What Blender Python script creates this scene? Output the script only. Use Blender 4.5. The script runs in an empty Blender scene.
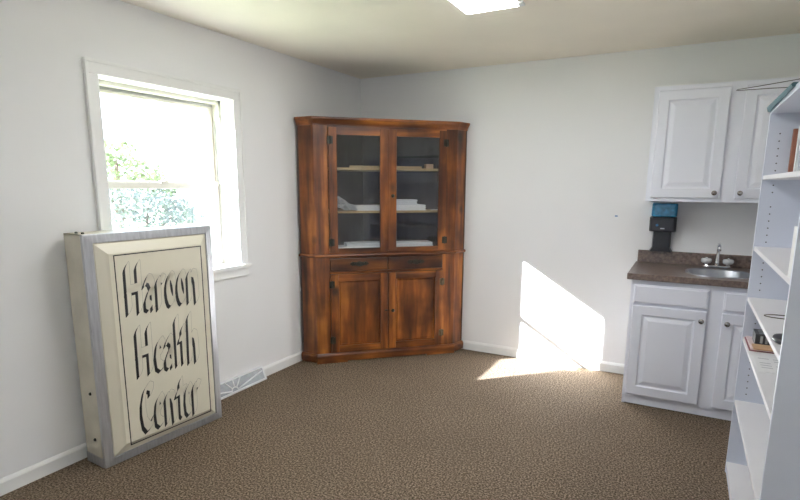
import bpy, math, random
from mathutils import Vector, Matrix, noise as mnoise
R = random.Random(7)
sc = bpy.context.scene
COL = sc.collection

# ------------------------------------------------------------------ materials
def _mat(name):
    m = bpy.data.materials.new(name); m.use_nodes = True
    nt = m.node_tree; nt.nodes.clear()
    out = nt.nodes.new('ShaderNodeOutputMaterial')
    return m, nt, out
def _n(nt, t, **kw):
    n = nt.nodes.new(t)
    for k, v in kw.items(): setattr(n, k, v)
    return n
def paint(name, col, rough=.5, metal=0, var=.06, scale=8, bump=0, bscale=150, spec=.5, coords='Object', stretch=(1, 1, 1), coat=0):
    """plain finish with slight procedural mottling and fine bump"""
    m, nt, out = _mat(name)
    p = _n(nt, 'ShaderNodeBsdfPrincipled'); nt.links.new(p.outputs[0], out.inputs[0])
    tc = _n(nt, 'ShaderNodeTexCoord'); mp = _n(nt, 'ShaderNodeMapping'); mp.inputs['Scale'].default_value = stretch
    nt.links.new(tc.outputs[coords], mp.inputs[0])
    no = _n(nt, 'ShaderNodeTexNoise'); no.inputs['Scale'].default_value = scale; no.inputs['Detail'].default_value = 4
    nt.links.new(mp.outputs[0], no.inputs[0])
    rp = _n(nt, 'ShaderNodeValToRGB'); e = rp.color_ramp.elements
    e[0].position, e[1].position = .3, .7
    e[0].color = (*[c * (1 - var) for c in col], 1); e[1].color = (*[min(1, c * (1 + var)) for c in col], 1)
    nt.links.new(no.outputs['Fac'], rp.inputs[0]); nt.links.new(rp.outputs[0], p.inputs['Base Color'])
    p.inputs['Roughness'].default_value = rough; p.inputs['Metallic'].default_value = metal
    p.inputs['Specular IOR Level'].default_value = spec; p.inputs['Coat Weight'].default_value = coat
    if bump:
        n2 = _n(nt, 'ShaderNodeTexNoise'); n2.inputs['Scale'].default_value = bscale
        nt.links.new(mp.outputs[0], n2.inputs[0])
        b = _n(nt, 'ShaderNodeBump'); b.inputs['Strength'].default_value = bump; b.inputs['Distance'].default_value = .004
        nt.links.new(n2.outputs['Fac'], b.inputs['Height']); nt.links.new(b.outputs[0], p.inputs['Normal'])
    return m
def wood(name, stretch, offset=0, gain=1.0):
    """stained knotty pine: streaky grain, darker bands, knots"""
    m, nt, out = _mat(name)
    p = _n(nt, 'ShaderNodeBsdfPrincipled'); nt.links.new(p.outputs[0], out.inputs[0])
    tc = _n(nt, 'ShaderNodeTexCoord'); mp = _n(nt, 'ShaderNodeMapping')
    mp.inputs['Scale'].default_value = stretch; mp.inputs['Location'].default_value = (offset, offset * .7, offset * 1.3)
    nt.links.new(tc.outputs['Object'], mp.inputs[0])
    a = _n(nt, 'ShaderNodeTexNoise'); a.inputs['Scale'].default_value = 5; a.inputs['Detail'].default_value = 7; a.inputs['Distortion'].default_value = .25
    nt.links.new(mp.outputs[0], a.inputs[0])
    r = _n(nt, 'ShaderNodeValToRGB'); el = r.color_ramp.elements
    el[0].position = .27; el[0].color = (.040 * gain, .0105 * gain, .0028 * gain, 1)
    el[1].position = .75; el[1].color = (.50 * gain, .180 * gain, .030 * gain, 1)
    k = el.new(.5); k.color = (.21 * gain, .058 * gain, .009 * gain, 1)
    nt.links.new(a.outputs['Fac'], r.inputs[0])
    # broad blotches of stain
    mp2 = _n(nt, 'ShaderNodeMapping'); mp2.inputs['Location'].default_value = (offset * 2, 3, offset)
    nt.links.new(tc.outputs['Object'], mp2.inputs[0])
    b = _n(nt, 'ShaderNodeTexNoise'); b.inputs['Scale'].default_value = 3.2; b.inputs['Detail'].default_value = 3
    nt.links.new(mp2.outputs[0], b.inputs[0])
    br = _n(nt, 'ShaderNodeValToRGB'); br.color_ramp.elements[0].position = .36; br.color_ramp.elements[1].position = .58
    br.color_ramp.elements[0].color = (.30, .25, .23, 1); br.color_ramp.elements[1].color = (1, 1, 1, 1)
    nt.links.new(b.outputs['Fac'], br.inputs[0])
    mx = _n(nt, 'ShaderNodeMix', data_type='RGBA', blend_type='MULTIPLY'); mx.inputs['Factor'].default_value = .85
    nt.links.new(r.outputs[0], mx.inputs['A']); nt.links.new(br.outputs[0], mx.inputs['B'])
    # knots
    v = _n(nt, 'ShaderNodeTexVoronoi'); v.inputs['Scale'].default_value = 3.6; v.inputs['Randomness'].default_value = 1
    mp3 = _n(nt, 'ShaderNodeMapping'); mp3.inputs['Location'].default_value = (offset, 1.7, offset * .4); mp3.inputs['Scale'].default_value = (1, 1, .8)
    nt.links.new(tc.outputs['Object'], mp3.inputs[0]); nt.links.new(mp3.outputs[0], v.inputs[0])
    vr = _n(nt, 'ShaderNodeValToRGB'); vr.color_ramp.elements[0].position = .05; vr.color_ramp.elements[1].position = .16
    vr.color_ramp.elements[0].color = (.10, .07, .06, 1); vr.color_ramp.elements[1].color = (1, 1, 1, 1)
    nt.links.new(v.outputs['Distance'], vr.inputs[0])
    m2 = _n(nt, 'ShaderNodeMix', data_type='RGBA', blend_type='MULTIPLY'); m2.inputs['Factor'].default_value = .9
    nt.links.new(mx.outputs['Result'], m2.inputs['A']); nt.links.new(vr.outputs[0], m2.inputs['B'])
    nt.links.new(m2.outputs['Result'], p.inputs['Base Color'])
    p.inputs['Roughness'].default_value = .38; p.inputs['Coat Weight'].default_value = .12; p.inputs['Coat Roughness'].default_value = .25
    bp = _n(nt, 'ShaderNodeBump'); bp.inputs['Strength'].default_value = .12; bp.inputs['Distance'].default_value = .003
    nt.links.new(a.outputs['Fac'], bp.inputs['Height']); nt.links.new(bp.outputs[0], p.inputs['Normal'])
    return m
def clear(name, tint=(1, 1, 1), gloss=.08, rough=.02, gcol=(1, 1, 1)):
    m, nt, out = _mat(name)
    t = _n(nt, 'ShaderNodeBsdfTransparent'); t.inputs[0].default_value = (*tint, 1)
    g = _n(nt, 'ShaderNodeBsdfGlossy'); g.inputs['Roughness'].default_value = rough; g.inputs['Color'].default_value = (*gcol, 1)
    no = _n(nt, 'ShaderNodeTexNoise'); no.inputs['Scale'].default_value = 3
    ml = _n(nt, 'ShaderNodeMath', operation='MULTIPLY'); ml.inputs[1].default_value = gloss * 2
    nt.links.new(no.outputs['Fac'], ml.inputs[0])
    x = _n(nt, 'ShaderNodeMixShader'); nt.links.new(ml.outputs[0], x.inputs[0])
    nt.links.new(t.outputs[0], x.inputs[1]); nt.links.new(g.outputs[0], x.inputs[2]); nt.links.new(x.outputs[0], out.inputs[0])
    return m
def glow(name, col, s):
    m, nt, out = _mat(name)
    e = _n(nt, 'ShaderNodeEmission'); e.inputs[0].default_value = (*col, 1); e.inputs[1].default_value = s
    nt.links.new(e.outputs[0], out.inputs[0]); return m
def carpet():
    m, nt, out = _mat('brown_carpet')
    p = _n(nt, 'ShaderNodeBsdfPrincipled'); nt.links.new(p.outputs[0], out.inputs[0])
    tc = _n(nt, 'ShaderNodeTexCoord')
    a = _n(nt, 'ShaderNodeTexNoise'); a.inputs['Scale'].default_value = 105; a.inputs['Detail'].default_value = 5; a.inputs['Roughness'].default_value = .75
    nt.links.new(tc.outputs['Object'], a.inputs[0])
    r = _n(nt, 'ShaderNodeValToRGB'); e = r.color_ramp.elements
    e[0].position = .38; e[0].color = (.026, .020, .011, 1); e[1].position = .64; e[1].color = (.40, .315, .235, 1)
    k = e.new(.5); k.color = (.136, .099, .068, 1)
    nt.links.new(a.outputs['Fac'], r.inputs[0])
    b = _n(nt, 'ShaderNodeTexNoise'); b.inputs['Scale'].default_value = 2.5; nt.links.new(tc.outputs['Object'], b.inputs[0])
    br = _n(nt, 'ShaderNodeValToRGB'); br.color_ramp.elements[0].color = (.86, .86, .86, 1); br.color_ramp.elements[1].color = (1.08, 1.08, 1.08, 1)
    nt.links.new(b.outputs['Fac'], br.inputs[0])
    mx = _n(nt, 'ShaderNodeMix', data_type='RGBA', blend_type='MULTIPLY'); mx.inputs['Factor'].default_value = 1
    nt.links.new(r.outputs[0], mx.inputs['A']); nt.links.new(br.outputs[0], mx.inputs['B']); nt.links.new(mx.outputs['Result'], p.inputs['Base Color'])
    p.inputs['Roughness'].default_value = .95; p.inputs['Specular IOR Level'].default_value = .1
    bp = _n(nt, 'ShaderNodeBump'); bp.inputs['Strength'].default_value = .7; bp.inputs['Distance'].default_value = .008
    nt.links.new(a.outputs['Fac'], bp.inputs['Height']); nt.links.new(bp.outputs[0], p.inputs['Normal'])
    return m
M = dict(
    wall=paint('wall_paint', (.80, .80, .805), .75, var=.012, scale=2, bump=.05, bscale=220, spec=.2),
    ceil=paint('ceiling_paint', (.88, .82, .72), .8, var=.02, scale=3, bump=.06, bscale=160, spec=.2),
    trim=paint('white_trim_paint', (.80, .80, .79), .35, var=.01),
    carpet=carpet(),
    woodv=wood('pine_grain_upright', (3.4, 3.4, .34), 0), woodh=wood('pine_grain_level', (.34, 3.4, 3.4), 4),
    woodp=wood('pine_panel', (2.6, 2.6, .36), 9, 1.0), woodd=wood('pine_drawer', (.3, 2.4, 2.4), 13, .5),
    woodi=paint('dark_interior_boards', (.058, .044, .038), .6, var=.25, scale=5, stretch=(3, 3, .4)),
    woodis=paint('shelf_edge_pine', (.42, .29, .13), .5, var=.2, scale=6, stretch=(.5, 3, 3)),
    iron=paint('blackened_iron', (.040, .042, .034), .45, .7, var=.3, scale=40),
    brass=paint('tarnished_brass', (.12, .10, .065), .4, .8, var=.3, scale=60),
    glass=clear('window_glass', (.97, .98, .97), .03), cglass=clear('cabinet_glass', (.94, .95, .96), .05, .03),
    screen=clear('insect_screen', (.80, .83, .88), .02, .5),
    vinyl=paint('window_vinyl', (.56, .535, .48), .4, var=.02), channel=paint('grey_track_and_shadow', (.30, .30, .29), .5, var=.05),
    alu=paint('brushed_aluminium', (.49, .495, .515), .42, .75, var=.12, scale=14, stretch=(6, 6, .5), bump=.05),
    signside=paint('aged_cream_metal', (.56, .525, .435), .5, .1, var=.14, scale=5), sface=paint('cream_sign_plastic', (.66, .62, .50), .38, var=.02, scale=4),
    ink=paint('black_sign_paint', (.012, .012, .012), .5, var=.1), outline=paint('grey_pinline', (.30, .285, .25), .5, var=.05),
    cab=paint('white_thermofoil', (.745, .755, .82), .32, var=.01), shelfm=paint('white_melamine', (.65, .685, .775), .4, var=.012),
    shelfb=paint('warm_white_shelf', (.70, .69, .70), .4, var=.012), hole=paint('peg_hole_shadow', (.05, .05, .06), .9),
    lam=paint('brown_laminate', (.155, .112, .092), .28, var=.45, scale=55, spec=.6),
    steel=paint('satin_steel', (.44, .46, .50), .34, 1, var=.05, scale=12), chrome=paint('chrome', (.80, .81, .83), .08, 1, var=.02),
    knob=paint('pewter_knob', (.28, .26, .24), .25, .9, var=.1),
    acryl=paint('frosted_acrylic', (.62, .63, .64), .15, .2, var=.1, scale=60),
    black=paint('black_plastic', (.012, .013, .018), .35, var=.1), blue=paint('blue_tinted_plastic', (.035, .22, .40), .22, var=.45, scale=34, spec=.5),
    badge=paint('grey_badge', (.55, .57, .60), .4), paper=paint('white_paper', (.74, .745, .74), .7, var=.03), paper2=paint('grey_white_paper', (.60, .61, .62), .7, var=.05),
    print_=paint('grey_print', (.42, .42, .44), .8), red=paint('maroon_cover', (.20, .035, .045), .5, var=.1), pink=paint('pale_pink_page', (.62, .50, .52), .6, var=.1),
    tan=paint('tan_card', (.50, .32, .19), .6, var=.08), boxdark=paint('charcoal_card', (.045, .050, .055), .5, var=.15), boxprint=paint('pale_box_print', (.35, .38, .38), .6),
    brownbook=paint('rust_book_cloth', (.30, .115, .07), .6, var=.15), pages=paint('book_pages', (.72, .70, .65), .8, var=.05),
    teal=paint('teal_cover', (.075, .165, .185), .45, var=.12), wire=paint('dark_wire', (.10, .095, .09), .4, .6), tape=paint('blue_tape', (.05, .20, .42), .5),
    lamp=glow('lit_diffuser', (.985, .99, 1.0), 14.5), bark=paint('bark', (.14, .10, .075), .9, var=.3, scale=12),
    leaf=paint('pale_green_leaves', (.17, .21, .105), .6, var=.4, scale=6), leaf2=paint('grey_green_leaves', (.175, .19, .165), .6, var=.4, scale=6),
    lawn=paint('lawn_grass', (.35, .40, .27), .9, var=.3, scale=3), ventm=paint('white_register_enamel', (.78, .79, .80), .35), ventd=paint('grey_register_louvres', (.33, .35, .38), .5, var=.1, scale=30),
    frost=paint('fixture_metal', (.72, .73, .73), .4))

# ------------------------------------------------------------------ mesh helpers
class MB:
    def __init__(s): s.v = []; s.f = []; s.mi = []; s.sm = []
    def add(s, vs, fs, mi=0, smooth=False):
        o = len(s.v); s.v += [tuple(v) for v in vs]
        for f in fs: s.f.append(tuple(i + o for i in f)); s.mi.append(mi); s.sm.append(smooth)
        return s
    def box(s, x0, x1, y0, y1, z0, z1, mi=0):
        x0, x1 = sorted((x0, x1)); y0, y1 = sorted((y0, y1)); z0, z1 = sorted((z0, z1))
        v = [(x, y, z) for z in (z0, z1) for y in (y0, y1) for x in (x0, x1)]
        return s.add(v, [(0, 2, 3, 1), (4, 5, 7, 6), (0, 1, 5, 4), (2, 6, 7, 3), (0, 4, 6, 2), (1, 3, 7, 5)], mi)
    def prism(s, poly, z0, z1, mi=0):
        n = len(poly); v = [(x, y, z0) for x, y in poly] + [(x, y, z1) for x, y in poly]
        return s.add(v, [tuple(range(n - 1, -1, -1)), tuple(range(n, 2 * n))] + [(i, (i + 1) % n, n + (i + 1) % n, n + i) for i in range(n)], mi)
    def slab(s, p, q, th, z0, z1, mi=0):
        """upright board on the ground line p->q, thickness th to the left of it"""
        d = Vector((q[0] - p[0], q[1] - p[1])).normalized(); n = Vector((-d.y, d.x)) * th
        return s.prism([p, q, (q[0] + n.x, q[1] + n.y), (p[0] + n.x, p[1] + n.y)], z0, z1, mi)
    def tube(s, pts, r, seg=10, mi=0, cap=True):
        pts = [Vector(p) for p in pts]; rs = r if isinstance(r, (list, tuple)) else [r] * len(pts)
        t = (pts[1] - pts[0]).normalized(); a = Vector((0, 0, 1)) if abs(t.z) < .9 else Vector((1, 0, 0)); nx = t.cross(a).normalized()
        vs = []
        for i, p in enumerate(pts):
            t = (pts[min(i + 1, len(pts) - 1)] - pts[max(i - 1, 0)]).normalized()
            nx = (nx - t * nx.dot(t)).normalized(); ny = t.cross(nx)
            vs += [p + (nx * math.cos(k * 2 * math.pi / seg) + ny * math.sin(k * 2 * math.pi / seg)) * rs[i] for k in range(seg)]
        fs = [(i * seg + k, i * seg + (k + 1) % seg, (i + 1) * seg + (k + 1) % seg, (i + 1) * seg + k) for i in range(len(pts) - 1) for k in range(seg)]
        if cap: fs += [tuple(range(seg - 1, -1, -1)), tuple((len(pts) - 1) * seg + k for k in range(seg))]
        return s.add(vs, fs, mi, True)
    def lathe(s, prof, c, axis='Z', seg=20, mi=0):
        """prof = [(radius, height)] turned about an axis through c"""
        vs = []
        for r, h in prof:
            for k in range(seg):
                a = 2 * math.pi * k / seg; x, y = r * math.cos(a), r * math.sin(a)
                o = {'Z': (x, y, h), 'Y': (x, -h, y), 'X': (h, x, y)}[axis]      # 'Y' grows towards -Y, the room side
                vs.append((c[0] + o[0], c[1] + o[1], c[2] + o[2]))
        n = len(prof)
        fs = [(i * seg + k, i * seg + (k + 1) % seg, (i + 1) * seg + (k + 1) % seg, (i + 1) * seg + k) for i in range(n - 1) for k in range(seg)]
        fs += [tuple(range(seg - 1, -1, -1)), tuple((n - 1) * seg + k for k in range(seg))]
        return s.add(vs, fs, mi, True)
    def rings(s, x0, x1, z0, z1, y, seq, back=None, mi=0):
        """stepped rectangular relief facing -Y: seq = [(inset, how far out from y)]"""
        vs = []; L = [(0, 0)] + list(seq) if back is None else [(0, back)] + list(seq)
        for ins, d in L:
            vs += [(x0 + ins, y - d, z0 + ins), (x1 - ins, y - d, z0 + ins), (x1 - ins, y - d, z1 - ins), (x0 + ins, y - d, z1 - ins)]
        fs = [(i * 4 + k, i * 4 + (k + 1) % 4, i * 4 + 4 + (k + 1) % 4, i * 4 + 4 + k) for i in range(len(L) - 1) for k in range(4)]
        m = (len(L) - 1) * 4; fs += [(m, m + 1, m + 2, m + 3), (3, 2, 1, 0)]
        return s.add(vs, fs, mi)
    def sweep(s, path, prof, mi=0, closed=False):
        """moulding: prof = [(out, z)] carried along the ground polyline path, out to its right side, mitred"""
        P = [Vector(p) for p in path]; vs = []; n = len(prof)
        for i, p in enumerate(P):
            d0 = (P[i] - P[i - 1]).normalized() if i > 0 else (P[1] - P[0]).normalized()
            d1 = (P[i + 1] - P[i]).normalized() if i < len(P) - 1 else d0
            n0 = Vector((d0.y, -d0.x)); n1 = Vector((d1.y, -d1.x)); m = (n0 + n1).normalized(); m = m / max(.3, m.dot(n0))
            vs += [(p.x + m.x * o, p.y + m.y * o, z) for o, z in prof]
        fs = [(i * n + k, (i + 1) * n + k, (i + 1) * n + (k + 1) % n, i * n + (k + 1) % n) for i in range(len(P) - 1) for k in range(n)]
        fs += [tuple(range(n)), tuple((len(P) - 1) * n + k for k in range(n - 1, -1, -1))]
        return s.add(vs, fs, mi)
    def build(s, name, mats, parent=None, bevel=0, local=False, loc=None):
        me = bpy.data.meshes.new(name)
        off = Vector((0, 0, 0))
        if parent is not None and not local: off = WORLD(parent)
        if loc is not None: off = Vector(loc)
        me.from_pydata([tuple(Vector(v) - off) for v in s.v], [], s.f)
        for m in (mats if isinstance(mats, (list, tuple)) else [mats]): me.materials.append(m)
        for p, i, sm in zip(me.polygons, s.mi, s.sm): p.material_index = i; p.use_smooth = sm
        me.update()
        import bmesh
        b = bmesh.new(); b.from_mesh(me); bmesh.ops.recalc_face_normals(b, faces=b.faces[:]); b.to_mesh(me); b.free()
        o = bpy.data.objects.new(name, me); COL.objects.link(o)
        if parent is not None: o.parent = parent
        if loc is not None: o.location = loc
        if bevel:
            md = o.modifiers.new('bevel', 'BEVEL'); md.width = bevel; md.segments = 2; md.limit_method = 'ANGLE'; md.angle_limit = math.radians(35)
        return o
def WORLD(o):
    v = Vector((0, 0, 0))
    while o is not None: v = v + Vector(o.location); o = o.parent
    return v
def tag(o, label=None, cat=None, group=None, kind=None):
    for k, v in (('label', label), ('category', cat), ('group', group), ('kind', kind)):
        if v: o[k] = v
    return o
def thing(name, label, cat, loc=(0, 0, 0), rz=0, group=None):
    o = bpy.data.objects.new(name, None); COL.objects.link(o); o.empty_display_size = .1
    o.location = loc; o.rotation_euler = (0, 0, rz)
    return tag(o, label, cat, group)
def part(name, mb, mat, parent, label=None, **kw):
    o = mb.build(name, mat, parent, **kw)
    if label: o['label'] = label
    return o

# ------------------------------------------------------------------ room shell
H, XR, YR, WT = 2.44, 3.49, -5.9, .26
tag(MB().box(-WT, XR + .1, YR - .2, .1, -.06, 0).build('floor', M['carpet']), 'speckled brown carpet covering the whole floor', 'floor', kind='structure')
tag(MB().box(-WT, XR + .1, YR - .2, .1, H, H + .08).build('ceiling', M['ceil']), 'cream painted ceiling', 'ceiling', kind='structure')
OY0, OY1, OZ0, OZ1 = -2.59, -1.612, .87, 2.05       # rough opening of the window
w = MB().box(-WT, 0, YR - .2, OY0, 0, H).box(-WT, 0, OY1, .1, 0, H).box(-WT, 0, OY0, OY1, 0, OZ0).box(-WT, 0, OY0, OY1, OZ1, H)
tag(w.build('wall_left', M['wall']), 'off-white wall with the sash window', 'wall', kind='structure')
tag(MB().box(0, XR, 0, .1, 0, H).build('wall_back', M['wall']), 'off-white wall behind the wooden corner cabinet and the sink cabinets', 'wall', kind='structure')
tag(MB().box(XR, XR + .1, YR - .2, .1, 0, H).build('wall_right', M['wall']), 'off-white wall behind the bookcase', 'wall', kind='structure')
RX0, RX1, RZ0, RZ1 = 1.8, 2.5, 1.15, 1.95
w = MB().box(0, RX0, YR - .1, YR, 0, H).box(RX1, XR, YR - .1, YR, 0, H).box(RX0, RX1, YR - .1, YR, 0, RZ0).box(RX0, RX1, YR - .1, YR, RZ1, H)
tag(w.build('wall_rear', M['wall']), 'off-white wall behind the camera', 'wall', kind='structure')
BP = [(0, 0), (.013, 0), (.013, .062), (.009, .070), (.004, .078), (0, .080)]
def base(name, a, b): return tag(MB().sweep([a, b], BP).build(name, M['trim']), kind='structure')
base('baseboard_left', (0, YR), (0, -2.06)); base('baseboard_left.001', (0, -1.45), (0, -.0)); base('baseboard_back', (0, 0), (2.5, 0))
for o in bpy.data.objects:
    if o.name.startswith('baseboard'): tag(o, 'white painted baseboard along the wall', 'baseboard')
bpy.data.objects['baseboard_left.001']['label'] = 'white baseboard between the floor register and the corner cabinet'
bpy.data.objects['baseboard_left']['label'] = 'white baseboard running behind the leaning sign'
bpy.data.objects['baseboard_back']['label'] = 'white baseboard between corner cabinet and sink cabinet'

# ------------------------------------------------------------------ window
IY0, IY1, IZ0, IZ1 = -2.571, -1.632, .905, 2.032
win = MB().box(0, .018, -2.645, IY0, .917, IZ1).box(0, .018, IY1, -1.558, .917, IZ1).box(0, .018, -2.645, -1.558, IZ1, 2.105)
win.box(.018, .026, -2.645, -2.627, .917, 2.087).box(.018, .026, -1.576, -1.558, .917, 2.087).box(.018, .026, -2.645, -1.558, 2.087, 2.105)
win = tag(win.build('window_1', M['trim'], bevel=.004), 'white double-hung sash window with moulded casing in the left wall', 'window', kind='structure')
part('jamb', MB().box(-WT, 0, OY0, IY0, OZ0, OZ1).box(-WT, 0, IY1, OY1, OZ0, OZ1).box(-WT, 0, IY0, IY1, IZ1, OZ1), M['trim'], win)
part('stool', MB().box(-WT, 0, IY0, IY1, OZ0, .912).box(0, .04, -2.66, -1.55, .886, .912), M['trim'], win, bevel=.004)
part('apron', MB().box(0, .016, -2.64, -1.56, .826, .886), M['trim'], win, bevel=.003)
part('stop', MB().box(-.222, -.108, IY0, IY0 + .018, .912, IZ1).box(-.222, -.108, IY1 - .018, IY1, .912, IZ1).box(-.222, -.108, IY0, IY1, IZ1 - .022, IZ1), M['vinyl'], win)
part('balance_channel', MB().box(-.152, -.140, IY1 - .0205, IY1 - .018, 1.49, 1.90).box(-.152, -.140, IY0 + .018, IY0 + .0205, 1.49, 1.90), M['channel'], win)
def sash(x0, x1, z0, z1, bot, top, st):
    ya, yb = IY0 + .018, IY1 - .018
    o = part('sash', MB().box(x0, x1, ya, ya + st, z0, z1).box(x0, x1, yb - st, yb, z0, z1).box(x0, x1, ya + st, yb - st, z0, z0 + bot).box(x0, x1, ya + st, yb - st, z1 - top, z1), M['vinyl'], win, bevel=.003)
    c = (x0 + x1) / 2
    part('pane', MB().box(c - .002, c + .002, ya + st - .004, yb - st + .004, z0 + bot - .004, z1 - top + .004), M['glass'], o)
    return o
sash(-.190, -.168, 1.450, IZ1 - .022, .040, .036, .040)
low = sash(-.163, -.141, .912, 1.482, .06, .040, .040)
part('sash_lock', MB().box(-.16, -.143, -2.115, -2.065, 1.48, 1.490).tube([(-.15, -2.09, 1.488), (-.15, -2.06, 1.496)], .005), M['vinyl'], low)
part('tilt_latch', MB().box(-.160, -.143, -1.70, -1.665, 1.48, 1.488), M['vinyl'], low)
part('head_shadow_strip', MB().box(-.168, -.165, IY0 + .018, IY1 - .018, 1.992, 2.008), M['channel'], win)  # solid grey strip painted in as the shadow line between head and upper sash
part('insect_screen', MB().box(-.235, -.234, IY0, IY1, .912, 1.47), M['screen'], win)

# daylight window in the wall behind the camera
w2 = MB().box(RX0, RX0 + .05, YR - .08, YR - .02, RZ0, RZ1).box(RX1 - .05, RX1, YR - .08, YR - .02, RZ0, RZ1).box(RX0, RX1, YR - .08, YR - .02, RZ0, RZ0 + .05).box(RX0, RX1, YR - .08, YR - .02, RZ1 - .05, RZ1).box(2.135, 2.165, YR - .08, YR - .02, RZ0, RZ1)
w2 = tag(w2.build('window_2', M['trim']), 'white framed window behind the camera', 'window', kind='structure')
part('pane', MB().box(RX0 + .04, RX1 - .04, YR - .052, YR - .048, RZ0 + .04, RZ1 - .04), M['glass'], w2)

# ------------------------------------------------------------------ ceiling light
t = thing('ceiling_light', 'lit white fluorescent panel set on the ceiling', 'ceiling light', (1.73, -1.95, 2.43))
X0, X1, Y0, Y1 = 1.572, 1.884, -2.575, -1.352
part('housing', MB().box(X0 - .006, X1 + .006, Y0, Y1, 2.436, 2.44), M['frost'], t)
df = MB(); pr = [(X0, 2.436), (X0 + .004, 2.432), (X0 + .010, 2.430), (X1 - .010, 2.430), (X1 - .004, 2.432), (X1, 2.436)]
n = len(pr); df.add([(x, Y0 + .012, z) for x, z in pr] + [(x, Y1 - .004, z) for x, z in pr], [tuple(range(n)), tuple(range(2 * n - 1, n - 1, -1))] + [(i, i + 1, n + i + 1, n + i) for i in range(n - 1)] + [(0, n, 2 * n - 1, n - 1)])
part('diffuser', df, M['lamp'], t)
part('end_clip', MB().box(X1 - .004, X1 + .028, Y1 - .06, Y1 - .004, 2.428, 2.44), M['frost'], t)

# ------------------------------------------------------------------ leaning sign
ang = math.atan2(.998, .067) - math.pi / 2       # turn of the sign's width direction from +Y
W, HS, DP = .751, 1.228, .172
S = thing('sign_box', 'silver framed cream sign box with black brush lettering standing on the carpet under the window', 'sign', (.218, -2.864, 0), ang)
# local: x = out of the face, y = along the width, z = up
S_side = MB()
S_side.box(-DP, -.022, 0, .012, .05, HS).box(-DP, -.022, W - .012, W, .05, HS).box(-DP, -.022, 0, W, HS - .012, HS).box(-DP, -DP + .01, .012, W - .012, .02, HS - .012)
part('case', S_side, M['signside'], S, 'cream metal side with rust spots', local=True)
part('base_channel', MB().box(-DP - .002, -.022, -.002, W + .002, 0, .052), M['alu'], S, 'dull aluminium bottom channel', local=True)
fr = MB(); fw = .045
fr.add([(0, 0, 0), (0, W, 0), (0, W, HS), (0, 0, HS), (.006, fw, fw), (.006, W - fw, fw), (.006, W - fw, HS - fw), (.006, fw, HS - fw),
        (-.022, 0, 0), (-.022, W, 0), (-.022, W, HS), (-.022, 0, HS), (-.022, fw, fw), (-.022, W - fw, fw), (-.022, W - fw, HS - fw), (-.022, fw, HS - fw)],
       [(i, (i + 1) % 4, 4 + (i + 1) % 4, 4 + i) for i in range(4)] + [(i, (i + 1) % 4, 8 + (i + 1) % 4, 8 + i) for i in range(4)] + [(4 + i, 4 + (i + 1) % 4, 12 + (i + 1) % 4, 12 + i) for i in range(4)] + [(8 + i, 8 + (i + 1) % 4, 12 + (i + 1) % 4, 12 + i) for i in range(4)])
part('frame', fr, M['alu'], S, 'silver aluminium retaining frame', local=True, bevel=.003)
FX = .030
fc = MB(); L = [(fw, -.004), (fw + .006, .004), (.094, FX - .006), (.104, FX)]; vs = []
for ins, d in L: vs += [(d, ins, ins), (d, W - ins, ins), (d, W - ins, HS - ins), (d, ins, HS - ins)]
fc.add(vs, [(i * 4 + k, i * 4 + (k + 1) % 4, i * 4 + 4 + (k + 1) % 4, i * 4 + 4 + k) for i in range(3) for k in range(4)] + [(12, 13, 14, 15), (3, 2, 1, 0)])
face = part('sign_face', fc, M['sface'], S, 'cream raised plastic face', local=True)
b0, b1, c0, c1, bw = .126, .648, .086, 1.118, .0055
bd = MB().box(FX, FX + .0006, b0, b1, c0, c0 + bw).box(FX, FX + .0006, b0, b1, c1 - bw, c1).box(FX, FX + .0006, b0, b0 + bw, c0, c1).box(FX, FX + .0006, b1 - bw, b1, c0, c1)
part('border_line', bd, M['ink'], face, 'thin black border line', local=True)
for (bx, bz) in ((-.075, .40), (-.075, .145)): part('bolt', MB().lathe([(.009, 0), (.009, .004), (.005, .008)], (bx, 0, bz), 'Y', 8), M['iron'], S, 'small dark bolt', local=True)
for bx in (-.05, -.11): part('bolt', MB().lathe([(.008, 0), (.008, .004), (.005, .008)], (bx, .03, HS), 'Z', 8), M['iron'], S, 'small dark bolt', local=True)
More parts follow.
